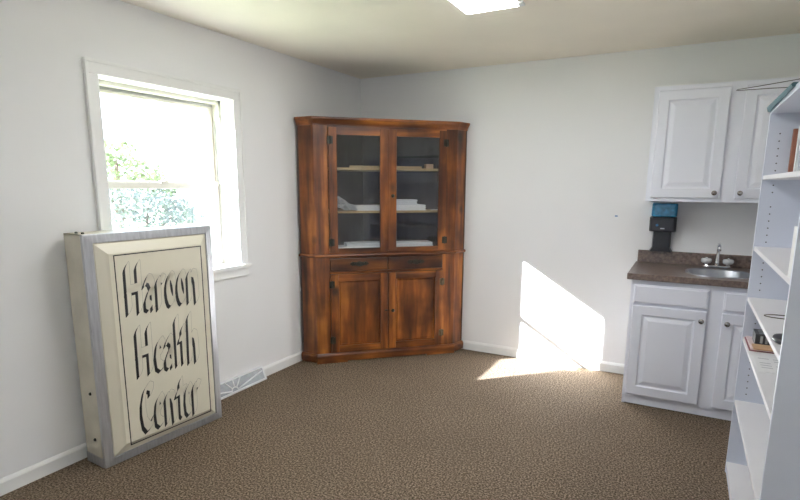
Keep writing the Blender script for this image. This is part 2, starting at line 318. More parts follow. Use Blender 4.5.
# hand-lettered strokes in face coordinates (along, up)
def oval(cx, cy, rx, ry, n=12): return [(cx + rx * math.cos(2 * math.pi * k / n), cy + ry * math.sin(2 * math.pi * k / n)) for k in range(n + 1)]
WORDS = [
 [[(.193, 1.055), (.190, .825)], [(.254, 1.058), (.250, .822)], [(.19, .932), (.25, .938)]],
 [[(.288, .955), (.300, .978), (.316, .970), (.327, .94), (.328, .822)], [(.325, .905), (.304, .90), (.291, .87), (.290, .835), (.304, .825), (.325, .85)]],
 [[(.362, .958), (.360, .818)], [(.362, .925), (.379, .970), (.395, .958)]],
 [oval(.437, .900, .021, .076)], [oval(.507, .900, .021, .076)],
 [[(.556, .968), (.553, .820)], [(.556, .93), (.574, .97), (.594, .962), (.600, .93), (.602, .812)]],
 [[(.222, .710), (.219, .475)], [(.284, .712), (.281, .475)], [(.219, .583), (.281, .588)]],
 [[(.326, .548), (.352, .562), (.362, .595), (.350, .620), (.332, .605), (.323, .55), (.327, .49), (.345, .472), (.366, .487)]],
 [[(.386, .602), (.400, .622), (.416, .605), (.418, .468)], [(.416, .545), (.396, .545), (.382, .515), (.382, .480), (.396, .468), (.416, .492)]],
 [[(.454, .722), (.450, .468)]],
 [[(.492, .66), (.490, .470)], [(.472, .602), (.512, .612)]],
 [[(.538, .722), (.530, .462)], [(.533, .57), (.552, .615), (.570, .602), (.576, .56), (.576, .458)]],
 [[(.270, .350), (.272, .374), (.255, .385), (.234, .365), (.220, .31), (.216, .25), (.222, .185), (.240, .152), (.260, .165), (.270, .195)]],
 [[(.299, .228), (.322, .242), (.332, .278), (.320, .303), (.304, .285), (.296, .23), (.299, .170), (.316, .150), (.337, .166)]],
 [[(.361, .288), (.359, .148)], [(.361, .25), (.376, .297), (.394, .286), (.402, .25), (.404, .140)]],
 [[(.454, .352), (.449, .165), (.457, .150)], [(.428, .284), (.476, .298)]],
 [[(.487, .228), (.507, .242), (.516, .278), (.505, .303), (.491, .285), (.485, .23), (.488, .170), (.501, .148), (.518, .160)]],
 [[(.542, .290), (.540, .142)], [(.542, .25), (.558, .303), (.576, .292)]],
]
NIB = Vector((.0115, .022)); TH = .0045
def hull(pts):
    pts = sorted(set((round(a, 6), round(b, 6)) for a, b in pts)); lo = []; up = []
    cr = lambda o, a, b: (a[0] - o[0]) * (b[1] - o[1]) - (a[1] - o[1]) * (b[0] - o[0])
    for p in pts:
        while len(lo) > 1 and cr(lo[-2], lo[-1], p) <= 0: lo.pop()
        lo.append(p)
    for p in reversed(pts):
        while len(up) > 1 and cr(up[-2], up[-1], p) <= 0: up.pop()
        up.append(p)
    return lo[:-1] + up[:-1]
def strokes(mb, letter, x, grow, mi, drop=None):
    d = NIB.normalized(); e = Vector((-d.y, d.x)); a = NIB.length + grow; b = TH + grow
    nib = [(d * a * math.cos(k * math.pi / 5) + e * b * math.sin(k * math.pi / 5)) for k in range(10)]
    for st in letter:
        for p, q in zip(st[:-1], st[1:]):
            h = hull([(r[0] + m.x + o[0], r[1] + m.y + o[1]) for r in (p, q) for m in nib for o in ((0, 0), drop or (0, 0))])
            mb.add([(x, yy, zz) for yy, zz in h], [tuple(range(len(h)))], mi)
lt = MB(); LINE = [0, 1, 2, 3, 4, 5, 0, 1, 2, 3, 4, 5, 0, 1, 2, 3, 4, 5]
for k, letter in enumerate(WORDS):
    x = FX + .0006 + LINE[k] * .0003
    strokes(lt, letter, x, .0005, 0, (-.016, -.017)); strokes(lt, letter, x + .0001, .0020, 1); strokes(lt, letter, x + .0002, 0, 2)
part('lettering', lt, [M['ink'], M['outline'], M['sface']], face, 'cream brush lettering with thin grey outline and black drop edges', local=True)

# ------------------------------------------------------------------ floor register
V0, V1 = -2.06, -1.462
t = thing('floor_register', 'white baseboard register with sunburst grille beside the leaning sign', 'vent', (0, (V0 + V1) / 2, 0))
body = MB(); prof = [(0, 0), (.056, 0), (.056, .010), (.050, .020), (.022, .092), (.012, .100), (0, .100)]
for y0, y1 in ((V0, V0 + .018), (V1 - .018, V1)):
    n = len(prof); body.add([(x, y0, z) for x, z in prof] + [(x, y1, z) for x, z in prof], [tuple(range(n)), tuple(range(2 * n - 1, n - 1, -1))] + [(i, (i + 1) % n, n + (i + 1) % n, n + i) for i in range(n)])
body.box(0, .056, V0, V1, 0, .016).box(0, .020, V0, V1, .090, .100)
part('shell', body, M['ventm'], t, bevel=.002)
gr = MB()
def vp(y, k):    # point on the sloping front, k from bottom to top
    return (.050 + (.022 - .050) * k, y, .016 + (.092 - .016) * k)
gr.add([vp(V0 + .01, 0), vp(V1 - .01, 0), vp(V1 - .01, 1), vp(V0 + .01, 1)], [(0, 1, 2, 3)])
part('louvre_screen', gr, M['ventd'], t, 'grey louvred backing')
ray = MB(); vc = -1.785
def bar(y0, k0, y1, k1, w=.0055):
    a, b = Vector(vp(y0, k0)) + Vector((.003, 0, .0015)), Vector(vp(y1, k1)) + Vector((.003, 0, .0015)); ray.tube([a, b], w, 6)
sl = .084
for a in (12, 48, 88, 130, 168):
    ca, sa = math.cos(math.radians(a)), math.sin(math.radians(a))
    L1 = min(1 / max(sa, .05) * sl, .30 if ca > 0 else .30)
    bar(vc + ca * .03, sa * .03 / sl, vc + ca * L1, min(1, sa * L1 / sl))
for k in range(8):
    a, b = math.pi * k / 8, math.pi * (k + 1) / 8
    bar(vc + math.cos(a) * .03, math.sin(a) * .03 / sl, vc + math.cos(b) * .03, math.sin(b) * .03 / sl, .0045)
part('sunburst_bars', ray, M['ventm'], t)

# ------------------------------------------------------------------ corner cabinet
A, B = Vector((.185, -.985)), Vector((1.045, -.155)); mid = (A + B) / 2; th = math.atan2(B.y - A.y, B.x - A.x)
C = thing('corner_cabinet', 'tall stained pine corner cabinet with two glazed doors, drawers and panelled doors', 'cabinet', (mid.x, mid.y, 0), th)
def to_local(x, y):
    d = Vector((x, y)) - mid; return (d.x * math.cos(th) + d.y * math.sin(th), -d.x * math.sin(th) + d.y * math.cos(th))
HW = .5975
FL, FR = (-HW, 0), (HW, 0); LW, RW = to_local(.026, -.985), to_local(1.078, -.022); CO = to_local(.026, -.022)
part('left_side', MB().slab(LW, FL, .02, .012, 1.945), M['woodv'], C, local=True)
part('right_side', MB().slab(FR, RW, .02, .012, 1.945), M['woodv'], C, local=True)
bk = MB()
e1 = Vector(CO) - Vector(LW); e2 = Vector(RW) - Vector(CO)
bk.slab(CO, LW, .015, .012, 1.945); bk.slab(RW, CO, .015, .012, 1.945)
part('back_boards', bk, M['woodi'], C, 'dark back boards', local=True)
IN = [(-HW + .01, .022), (HW - .01, .022), (RW[0] - .03, RW[1] + .01), (CO[0], CO[1] - .03), (LW[0] + .03, LW[1] + .01)]
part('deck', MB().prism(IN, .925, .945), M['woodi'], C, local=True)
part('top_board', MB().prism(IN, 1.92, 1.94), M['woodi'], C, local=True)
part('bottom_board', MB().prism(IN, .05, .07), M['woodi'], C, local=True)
for z in (1.243, 1.592):
    q = [(x, max(y, .06) if y < .1 else y) for x, y in IN]
    part('shelf', MB().prism(q, z, z + .018), M['woodis'], C, local=True)
part('back_cleat', MB().slab((CO[0] + e2.x * .06, CO[1] + e2.y * .06 - .02), (CO[0] + e2.x * .9, CO[1] + e2.y * .9 - .02), .004, 1.50, 1.512).slab((CO[0] + e2.x * .06, CO[1] + e2.y * .06 - .02), (CO[0] + e2.x * .9, CO[1] + e2.y * .9 - .02), .004, 1.10, 1.112), M['woodv'], C, local=True)
# face frame
for x0, x1, z0, z1 in ((-HW, -.487, .075, .895), (.487, HW, .075, .895), (-HW, -.487, .915, 1.945), (.502, HW, .915, 1.945)):
    part('face_stile', MB().box(x0, x1, 0, .02, z0, z1), M['woodv'], C, local=True)
for x1, z0, z1 in ((.487, .075, .09), (.487, .755, .772), (.487, .884, .895), (.502, .915, .93), (.502, 1.914, 1.945)):
    part('face_rail', MB().box(-.487, x1, 0, .02, z0, z1), M['woodh'], C, local=True)
path = [LW, FL, FR, RW]
part('cornice', MB().sweep(path, [(-.02, 1.925), (.004, 1.925), (.006, 1.938), (.010, 1.945), (.018, 1.962), (.024, 1.968), (.027, 1.974), (.027, 1.988), (-.02, 1.988)]), M['woodh'], C, local=True)
part('cornice_top', MB().prism([LW, FL, FR, RW, CO], 1.972, 1.984), M['woodi'], C, local=True)
part('waist_moulding', MB().sweep(path, [(-.012, .893), (.010, .893), (.016, .898), (.020, .905), (.016, .912), (.010, .917), (-.012, .917)]), M['woodh'], C, local=True)
part('plinth', MB().sweep(path, [(-.015, .014), (.018, .014), (.020, .060), (.018, .070), (.012, .076), (.008, .082), (-.015, .082)]), M['woodh'], C, local=True)
for sx in (-1, 1):
    part('foot', MB().box(sx * .352, sx * (HW + .012), -.016, .06, 0, .016), M['woodh'], C, local=True)
def relief_door(x0, x1, z0, z1, stile, low=None):
    y0, y1 = 0.002, -.022
    d = thing('door', None, None); d.parent = C
    for a in (x0, x1 - stile): part('stile', MB().box(a, a + stile, y1, y0, z0, z1), M['woodv'], d, local=True, bevel=.003)
    part('rail', MB().box(x0 + stile, x1 - stile, y1 + .0005, y0, z0, z0 + (low or stile * .85)), M['woodh'], d, local=True)
    part('rail', MB().box(x0 + stile, x1 - stile, y1 + .0005, y0, z1 - stile * .85, z1), M['woodh'], d, local=True)
    return d
LD = []
for x0, x1 in ((-.484, -.0025), (.0025, .484)):
    d = relief_door(x0, x1, .092, .752, .064)
    pn = MB().rings(x0 + .064, x1 - .064, .092 + .054, .752 - .054, 0, [(0, .003), (.010, .003), (.016, .009), (.019, .0095)], back=-.002)
    part('panel', pn, M['woodp'], d, local=True)
    for a in (x0 + .060, x1 - .066): part('edge_bead', MB().box(a, a + .006, -.0235, -.018, .146, .698), M['woodv'], d, local=True, bevel=.002)
    LD.append(d)
UD = []
for x0, x1 in ((-.484, -.0025), (.0025, .500)):
    d = relief_door(x0, x1, .932, 1.912, .066, .032)
    part('glass_pane', MB().box(x0 + .060, x1 - .060, -.011, -.008, .932 + .028, 1.912 - .050), M['cglass'], d, 'clear glass pane', local=True)
    UD.append(d)
part('astragal', MB().box(-.007, .007, -.027, -.020, .935, 1.909), M['woodv'], UD[1], local=True, bevel=.002)
for x0, x1 in ((-.482, -.004), (.004, .482)):
    d = part('drawer', MB().box(x0, x1, -.008, .012, .775, .881), M['woodd'], C, local=True, bevel=.004)
    cx = (x0 + x1) / 2
    h = MB(); hx = 1.3
    pl = [(cx - .062, .834), (cx - .045, .852), (cx - .02, .846), (cx, .856), (cx + .02, .846), (cx + .045, .852), (cx + .062, .834), (cx + .045, .817), (cx + .02, .822), (cx, .812), (cx - .02, .822), (cx - .045, .817)]
    pl = [(cx + (x - cx) * hx, z) for x, z in pl]
    h.add([(x, -.008, z) for x, z in pl] + [(x, -.011, z) for x, z in pl], [tuple(range(12)), tuple(range(23, 11, -1))] + [(i, (i + 1) % 12, 12 + (i + 1) % 12, 12 + i) for i in range(12)])
    h.tube([(cx - .04, -.012, .838), (cx - .04, -.024, .836), (cx - .03, -.027, .826), (cx, -.030, .818), (cx + .03, -.027, .826), (cx + .04, -.024, .836), (cx + .04, -.012, .838)], .0045, 8)
    part('handle', h, M['iron'], d, 'dark iron bail handle', local=True)
def hinge(d, x, z, mat):
    part('hinge', MB().box(x - .022, x + .022, -.026, -.0215, z - .028, z + .028).tube([(x, -.027, z - .032), (x, -.027, z + .032)], .005, 8), mat, d, 'dark iron hinge', local=True)
hinge(UD[0], -.470, 1.815, M['iron']); hinge(UD[0], -.470, 1.015, M['iron']); hinge(UD[1], .492, 1.815, M['iron']); hinge(UD[1], .492, 1.015, M['iron'])
hinge(LD[0], -.474, .67, M['iron']); hinge(LD[0], -.474, .20, M['iron']); hinge(LD[1], .478, .655, M['brass']); hinge(LD[1], .478, .20, M['brass'])
def knob(d, x, z):
    part('knob', MB().lathe([(.006, 0), (.006, .010), (.013, .016), (.015, .024), (.010, .030), (.003, .032)], (x, -.022, z), 'Y', 14), M['iron'], d, 'small dark knob', local=True)
knob(LD[1], .034, .43); knob(UD[1], .032, 1.385)
part('catch', MB().box(-.030, -.012, -.027, -.022, .425, .437).tube([(-.028, -.028, .431), (.010, -.030, .431)], .003, 6), M['iron'], LD[0], 'small dark turn catch', local=True)

# things stored behind the glass (cabinet-local coordinates turned into world)
def cab_thing(name, label, cat, lx, ly, z, rz=0, group=None):
    x = mid.x + lx * math.cos(th) - ly * math.sin(th); y = mid.y + lx * math.sin(th) + ly * math.cos(th)
    return thing(name, label, cat, (x, y, z), th + rz, group)
def slabs(name, label, cat, lx, ly, z, w, d, h, mat, rz=0, group=None, sheets=1):
    x = mid.x + lx * math.cos(th) - ly * math.sin(th); y = mid.y + lx * math.sin(th) + ly * math.cos(th)
    mb = MB()
    for k in range(sheets):
        j = (k % 2) * .004
        mb.box(-w / 2 + j, w / 2 - j, -d / 2 + j, d / 2 - j, h * k / sheets, h * (k + .96) / sheets)
    o = mb.build(name, mat, bevel=.002); o.location = (x, y, z); o.rotation_euler = (0, 0, th + rz)
    return tag(o, label, cat, group)
SH = 1.261
slabs('flat_carton', 'long flat white carton on the cabinet deck behind the left glass door', 'box', -.215, .12, .945, .38, .15, .026, M['paper'])
slabs('flat_carton.001', 'shorter flat white carton lying on top of the long one behind the left glass', 'box', -.180, .125, .971, .31, .14, .026, M['paper2'])
slabs('flat_carton.002', 'flat white carton on the cabinet deck behind the right glass door', 'box', .250, .12, .945, .33, .15, .048, M['paper'], sheets=2)
slabs('paper_stack', 'stack of white sheets on the middle shelf behind the left glass door', 'paper', -.10, .20, SH, .28, .20, .042, M['paper'], sheets=4)
slabs('paper_stack.001', 'lower white paper stack on the middle shelf behind the right glass door', 'paper', .222, .18, SH, .27, .20, .046, M['paper'], sheets=5)
slabs('paper_stack.002', 'narrow paper stack lying on the lower stack behind the right glass', 'paper', .190, .18, SH + .046, .19, .17, .044, M['paper2'], sheets=3)
slabs('loose_sheet', 'single pale sheet at the right end of the middle cabinet shelf', 'paper', .470, .12, SH, .11, .08, .006, M['paper2'], rz=-.3)
slabs('wooden_strip', 'thin pale wooden strip lying on the upper shelf behind the left glass', 'strip', -.15, .16, 1.610, .27, .03, .020, M['woodis'])
slabs('wooden_strip.001', 'thin pale wooden strip lying on the upper shelf behind the right glass', 'strip', .20, .16, 1.610, .27, .03, .020, M['woodis'])
slabs('small_carton', 'small brown carton at the right end of the upper cabinet shelf', 'box', .40, .15, 1.610, .065, .06, .040, M['tan'])
# crumpled bundle of papers
bm_ = MB(); rr = random.Random(3)
for k in range(7):
    a0 = -.5 + .17 * k; nx, ny = 17, 12; vs = []
    for i in range(nx):
        for j in range(ny):
            u, v = i / (nx - 1), j / (ny - 1)
            x = -.095 + .19 * u + .008 * math.sin(k * 2.1); y = -.075 + .15 * v
            z = .004 + .016 * k * (1 - .8 * u) + .034 * mnoise.noise(Vector((u * 3.3 + k * 5.1, v * 2.7, k * 1.7))) * (1 - .5 * u) + .022 * abs(math.sin(u * 5 + k)) * (1 - u) + .016 * abs(mnoise.noise(Vector((u * 8 + k * 3.7, v * 7, k * 2.3)))) * (1.1 - u) + .010 * (1 - u)
            vs.append((x, y, max(.001 + k * .0004, z)))
    q = [(i * ny + j, (i + 1) * ny + j, (i + 1) * ny + j + 1, i * ny + j + 1) for i in range(nx - 1) for j in range(ny - 1)]
    bm_.add(vs, q, k % 2, False)
o = bm_.build('crumpled_papers', [M['paper'], M['paper2']]); md = o.modifiers.new('thick', 'SOLIDIFY'); md.thickness = .0015
lx, ly = -.325, .17
o.location = (mid.x + lx * math.cos(th) - ly * math.sin(th), mid.y + lx * math.sin(th) + ly * math.cos(th), SH); o.rotation_euler = (0, 0, th)
tag(o, 'crumpled bundle of white papers at the left end of the middle cabinet shelf', 'paper')

# ------------------------------------------------------------------ sink base cabinet
def raised(parent, name, x0, x1, z0, z1, y, th_=.019, panel=True):
    mb = MB()
    if panel: mb.rings(x0, x1, z0, z1, y, [(0, th_ - .004), (.004, th_), (.060, th_), (.067, th_ - .008), (.076, th_ - .008), (.098, th_ - .001), (.102, th_)])
    else: mb.rings(x0, x1, z0, z1, y, [(0, th_ - .007), (.008, th_ - .004), (.011, th_)])
    return part(name, mb, M['cab'], parent)
def cup_knob(parent, x, y, z):
    part('knob', MB().lathe([(.007, 0), (.006, .012), (.012, .017), (.016, .023), (.015, .029), (.008, .032), (.002, .033)], (x, y, z), 'Y', 18), M['knob'], parent, 'round pewter knob')
BX0, BX1, FY = 2.500, 3.478, -.600
b = thing('base_cabinet', 'white base cabinet with two raised-panel doors under the brown counter', 'cabinet', ((BX0 + BX1) / 2, -.30, 0))
part('side_panel', MB().box(BX0, BX0 + .018, FY, -.002, 0, .868), M['cab'], b); part('side_panel', MB().box(BX1 - .018, BX1, FY, -.002, 0, .868), M['cab'], b)
part('back_panel', MB().box(BX0 + .018, BX1 - .018, -.014, -.002, .07, .868), M['cab'], b); part('bottom_panel', MB().box(BX0 + .018, BX1 - .018, FY + .02, -.014, .070, .088), M['cab'], b)
for x0, x1 in ((BX0, 2.535), (2.940, 3.045), (3.443, BX1)): part('stile', MB().box(x0, x1, FY - .019, FY, .062, .868), M['cab'], b)
for x0, x1 in ((2.535, 2.940), (3.045, 3.443)):
    for z0, z1 in ((.062, .10), (.690, .722), (.828, .868)): part('rail', MB().box(x0, x1, FY - .019, FY, z0, z1), M['cab'], b)
part('kick_board', MB().box(BX0 + .018, BX1 - .018, FY - .010, FY, .007, .062), M['cab'], b)
DY = FY - .019
d = raised(b, 'door', 2.520, 2.950, .082, .700, DY); cup_knob(d, 2.922, DY - .019, .640)
d = raised(b, 'door', 3.032, 3.462, .082, .700, DY); cup_knob(d, 3.062, DY - .019, .640)
raised(b, 'drawer_front', 2.520, 2.950, .714, .838, DY, panel=False); raised(b, 'drawer_front', 3.032, 3.462, .714, .838, DY, panel=False)

# counter with an oval cut-out
CX, CY, RXs, RYs = 3.000, -.365, .183, .185
def sup(a, rx, ry, e=2.6):
    c, s_ = math.cos(a), math.sin(a); return (CX + rx * math.copysign(abs(c) ** (2 / e), c), CY + ry * math.copysign(abs(s_) ** (2 / e), s_))
ct = MB(); X0, X1, Y0, Y1, zt, zb = 2.472, 3.486, -.650, -.001, .910, .870
angs = sorted(set([2 * math.pi * k / 56 for k in range(56)] + [math.atan2(y - CY, x - CX) % (2 * math.pi) for x in (X0, X1) for y in (Y0, Y1)]))
inn, outr = [], []
for a in angs:
    inn.append(sup(a, RXs, RYs)); c, s_ = math.cos(a), math.sin(a)
    ts = [t for t in ((X1 - CX) / c if c > 1e-9 else 9e9, (X0 - CX) / c if c < -1e-9 else 9e9, (Y1 - CY) / s_ if s_ > 1e-9 else 9e9, (Y0 - CY) / s_ if s_ < -1e-9 else 9e9)]
    tm = min(ts); outr.append((CX + c * tm, CY + s_ * tm))
n = len(angs)
vs = [(x, y, zt) for x, y in inn] + [(x, y, zt) for x, y in outr] + [(x, y, zb) for x, y in inn] + [(x, y, zb) for x, y in outr]
fs = []
for i in range(n):
    j = (i + 1) % n
    fs += [(i, j, n + j, n + i), (2 * n + i, 3 * n + i, 3 * n + j, 2 * n + j), (n + i, n + j, 3 * n + j, 3 * n + i), (i, 2 * n + i, 2 * n + j, j)]
ct.add(vs, fs)
o = ct.build('countertop', M['lam'], loc=((X0 + X1) / 2, -.325, .87), bevel=.004)
tag(o, 'brown speckled laminate countertop with backsplash over the white base cabinet', 'countertop')
part('backsplash', MB().box(X0 + .012, X1, -.022, -.001, .910, 1.000), M['lam'], o, bevel=.003)

# sink basin
sk = MB(); N = 56; prof = [(1.06, .9105), (1.06, .9145), (1.02, .9165), (.97, .914), (.945, .905), (.90, .82), (.80, .775), (.5, .768), (.14, .764)]
vs = []
for k_, z in prof:
    for i in range(N):
        x, y = sup(2 * math.pi * i / N, RXs * k_, RYs * k_); vs.append((x, y, z))
fs = [(i * N + k, i * N + (k + 1) % N, (i + 1) * N + (k + 1) % N, (i + 1) * N + k) for i in range(len(prof) - 1) for k in range(N)]
sk.add(vs, fs, 0, True); sk.add([vs[(len(prof) - 1) * N + i] for i in range(N)], [tuple(range(N))], 0)
o = sk.build('sink_basin', M['steel'], loc=(CX, CY, .764)); tag(o, 'small stainless steel sink set into the brown counter', 'sink')
part('drain', MB().lathe([(.026, 0), (.026, .003), (.018, .004), (.016, .001)], (CX, CY, .7645)), M['chrome'], o, 'chrome drain')
part('overflow_plate', MB().box(CX - .02, CX + .02, CY + RYs * .88 - .004, CY + RYs * .88, .84, .855), M['chrome'], o)

# faucet
f = thing('faucet', 'chrome two-handle faucet behind the small steel sink', 'faucet', (3.0, -.10, .91))
bp = MB()
pts = [(3.0 + .085 * math.copysign(abs(math.cos(a)) ** .6, math.cos(a)), -.10 + .027 * math.copysign(abs(math.sin(a)) ** .8, math.sin(a))) for a in [2 * math.pi * k / 32 for k in range(32)]]
bp.prism(pts, .910, .930)
part('base_plate', bp, M['chrome'], f, bevel=.004)
part('spout', MB().tube([(3.0, -.10, .925), (3.0, -.10, .95), (3.0, -.10, 1.03), (3.0, -.104, 1.052), (3.0, -.118, 1.073), (3.0, -.140, 1.082), (3.0, -.165, 1.078), (3.0, -.185, 1.060), (3.0, -.190, 1.040)], [.017, .014, .0105, .010, .010, .010, .010, .011, .012], 14), M['chrome'], f)
for sx in (-1, 1):
    h = part('handle', MB().lathe([(.012, 0), (.012, .010), (.028, .013), (.034, .022), (.034, .038), (.029, .045), (.010, .048)], (3.0 + sx * .066, -.10, .930), seg=14), M['acryl'], f, 'clear knob handle')
    part('cap', MB().lathe([(.010, 0), (.009, .003), (.004, .005)], (3.0 + sx * .066, -.10, .978), seg=12), M['chrome'], h)

# ------------------------------------------------------------------ wall cabinet
UX0, UX1, UZ0, UZ1, UF = 2.521, 3.485, 1.372, 2.122, -.305
u = thing('wall_cabinet', 'white wall cabinet with two raised-panel doors hung above the sink', 'cabinet', ((UX0 + UX1) / 2, -.16, UZ0))
part('carcass', MB().box(UX0, UX0 + .018, UF, -.002, UZ0, UZ1).box(UX1 - .018, UX1, UF, -.002, UZ0, UZ1).box(UX0 + .018, UX1 - .018, UF, -.002, UZ0 + .012, UZ0 + .030).box(UX0 + .018, UX1 - .018, UF, -.002, UZ1 - .018, UZ1).box(UX0 + .018, UX1 - .018, -.012, -.002, UZ0 + .03, UZ1 - .018), M['cab'], u)
for x0, x1 in ((UX0, UX0 + .04), (2.945, 3.055), (UX1 - .04, UX1)): part('stile', MB().box(x0, x1, UF - .019, UF, UZ0, UZ1), M['cab'], u)
for x0, x1 in ((UX0 + .04, 2.945), (3.055, UX1 - .04)):
    for z0, z1 in ((UZ0, UZ0 + .04), (UZ1 - .05, UZ1)): part('rail', MB().box(x0, x1, UF - .019, UF, z0, z1), M['cab'], u)
d = raised(u, 'door', 2.552, 2.958, UZ0 + .026, UZ1 - .030, UF - .019); cup_knob(d, 2.926, UF - .038, 1.432)
d = raised(u, 'door', 3.040, 3.446, UZ0 + .026, UZ1 - .030, UF - .019); cup_knob(d, 3.068, UF - .038, 1.432)

# ------------------------------------------------------------------ dispenser
dp = thing('soap_dispenser', 'black wall dispenser with blue translucent top on the brown backsplash', 'dispenser', (2.635, -.055, 1.002))
part('back_plate', MB().prism([(2.572, 0), (2.580, -.05), (2.690, -.05), (2.698, 0)], 1.025, 1.15), M['black'], dp, bevel=.004)
fo = MB(); fo.add([(2.556, -.001, 1.0), (2.714, -.001, 1.0), (2.706, -.068, 1.0), (2.564, -.068, 1.0), (2.574, -.001, 1.028), (2.696, -.001, 1.028), (2.690, -.05, 1.028), (2.580, -.05, 1.028)], [(0, 1, 2, 3), (7, 6, 5, 4), (0, 4, 5, 1), (1, 5, 6, 2), (2, 6, 7, 3), (3, 7, 4, 0)])
part('drip_lip', fo, M['black'], dp)
part('body', MB().prism([(2.548, 0), (2.548, -.085), (2.560, -.105), (2.712, -.105), (2.724, -.085), (2.724, 0)], 1.148, 1.255), M['black'], dp, bevel=.008)
part('cover', MB().prism([(2.556, 0), (2.556, -.09), (2.570, -.108), (2.712, -.108), (2.724, -.09), (2.724, 0)], 1.256, 1.352), M['blue'], dp, 'blue translucent cover', bevel=.010)
part('badge', MB().box(2.622, 2.650, -.108, -.105, 1.168, 1.176), M['badge'], dp, 'small grey badge')
part('indicator_window', MB().lathe([(.010, 0), (.008, .003)], (2.600, -.104, 1.195), 'Y', 12), M['tape'], dp)
tag(MB().box(2.298, 2.318, -.0012, 0, 1.242, 1.251).build('tape_scrap', M['tape'], loc=(2.308, 0, 1.2465)), 'tiny scrap of blue tape stuck on the bare wall', 'tape')

# ------------------------------------------------------------------ bookcase
KX0, KX1, KY0, KY1, KT = 3.080, 3.470, -2.412, -1.311, .019
k = thing('bookcase', 'tall white bookcase with open shelves at the right of the room', 'bookcase', ((KX0 + KX1) / 2, (KY0 + KY1) / 2, 0))
fp = MB().box(KX0, KX1, KY1 - KT, KY1, 0, 1.83)
def holes(mb, zs, xs, y, sgn):
    for x in xs:
        for z in zs:
            vs = [(x + .0032 * math.cos(a), y, z + .0032 * math.sin(a)) for a in [2 * math.pi * i / 10 for i in range(10)]]
            mb.add(vs, [tuple(range(10))], 1)
zs = [1.715 - .0335 * i for i in range(42)]
sk_ = (1.519, 1.187, .938, .735, .402)
zs = [z for z in zs if all(abs(z - s_ - .0) > .022 for s_ in sk_) and abs(z - 1.415) > .025 and abs(z - .29) > .12]
holes(fp, zs, (3.127, 3.42), KY1 - KT - .0006, -1)
part('side_panel', fp, [M['shelfm'], M['hole']], k)
np_ = MB().box(KX0, KX1, KY0, KY0 + KT, 0, 1.83); holes(np_, zs, (3.127, 3.42), KY0 + KT + .0006, 1)
part('side_panel', np_, [M['shelfm'], M['hole']], k)
part('back_panel', MB().box(KX1 - .006, KX1, KY0 + KT, KY1 - KT, .06, 1.81), M['shelfm'], k)
part('top_panel', MB().box(KX0, KX1 - .006, KY0 + KT, KY1 - KT, 1.806, 1.83), M['shelfm'], k)
SZ = dict(A=1.525, B=1.190, C=.940, D=.737, E=.404)
for z in SZ.values(): part('shelf', MB().box(KX0 + .002, KX1 - .006, KY0 + KT, KY1 - KT, z - .019, z), M['shelfb'], k, bevel=.0015)
part('bottom_shelf', MB().box(KX0, KX1 - .006, KY0 + KT, KY1 - KT, .042, .061), M['shelfb'], k); part('kick_board', MB().box(KX0 + .004, KX0 + .022, KY0 + KT, KY1 - KT, 0, .042), M['shelfm'], k)

def book(name, label, cat, x, y, z, w, th_, h, cover, tilt=0):
    """upright book: spine towards -X, thickness along Y"""
    t = thing(name, label, cat, (x, y, z)); t.rotation_euler = (tilt, 0, 0)
    part('cover', MB().box(0, w, 0, .003, 0, h).box(0, w, th_ - .003, th_, 0, h).box(0, .003, .003, th_ - .003, 0, h), cover, t, local=True, bevel=.001)
    part('pages', MB().box(.003, w - .005, .003, th_ - .003, .004, h - .004), M['pages'], t, local=True)
    return t
book('book', 'rust brown hardback standing on the upper bookcase shelf', 'book', 3.170, -1.392, SZ['A'], .15, .026, .205, M['brownbook'])
book('book.001', 'white paperback standing in front of the rust brown book', 'book', 3.185, -1.430, SZ['A'], .14, .030, .215, M['paper'])
book('book.002', 'taller pale grey volume standing next to the white paperback', 'book', 3.190, -1.470, SZ['A'], .15, .034, .225, M['paper2'])
z0 = SZ['B']; wp = thing('white_binder', 'white binder standing on the shelf against the near bookcase side', 'binder', (3.20, -2.352, z0))
part('cover', MB().box(3.086, 3.33, -2.315, -2.312, z0, z0 + .162).box(3.086, 3.33, -2.391, -2.388, z0, z0 + .162).box(3.084, 3.087, -2.391, -2.312, z0, z0 + .162), M['paper'], wp)
part('pages', MB().box(3.090, 3.32, -2.386, -2.317, z0 + .005, z0 + .156), M['pages'], wp)
# middle shelf: wire loop and a dark pouch
lp = MB(); cz = SZ['C'] + .0035
lp.tube([(3.150 + .075 * math.cos(a) + .03, -1.76 + .035 * math.sin(a), cz) for a in [2 * math.pi * i / 24 for i in range(25)]] + [(3.30, -1.75, cz), (3.40, -1.72, cz)], .002, 6)
tag(lp.build('wire_loop', M['brass'], loc=(3.17, -1.76, SZ['C'])), 'thin dark wire loop lying on the middle bookcase shelf', 'wire')
dk = MB(); dk.lathe([(.004, 0), (.050, .002), (.062, .015), (.058, .034), (.035, .046), (.004, .048)], (0, 0, 0), seg=18)
o = dk.build('black_pouch', M['black']); o.scale = (.55, 1.05, .5); o.location = (3.118, -2.185, SZ['C']); tag(o, 'small black pouch on the middle shelf near the bookcase end', 'pouch')
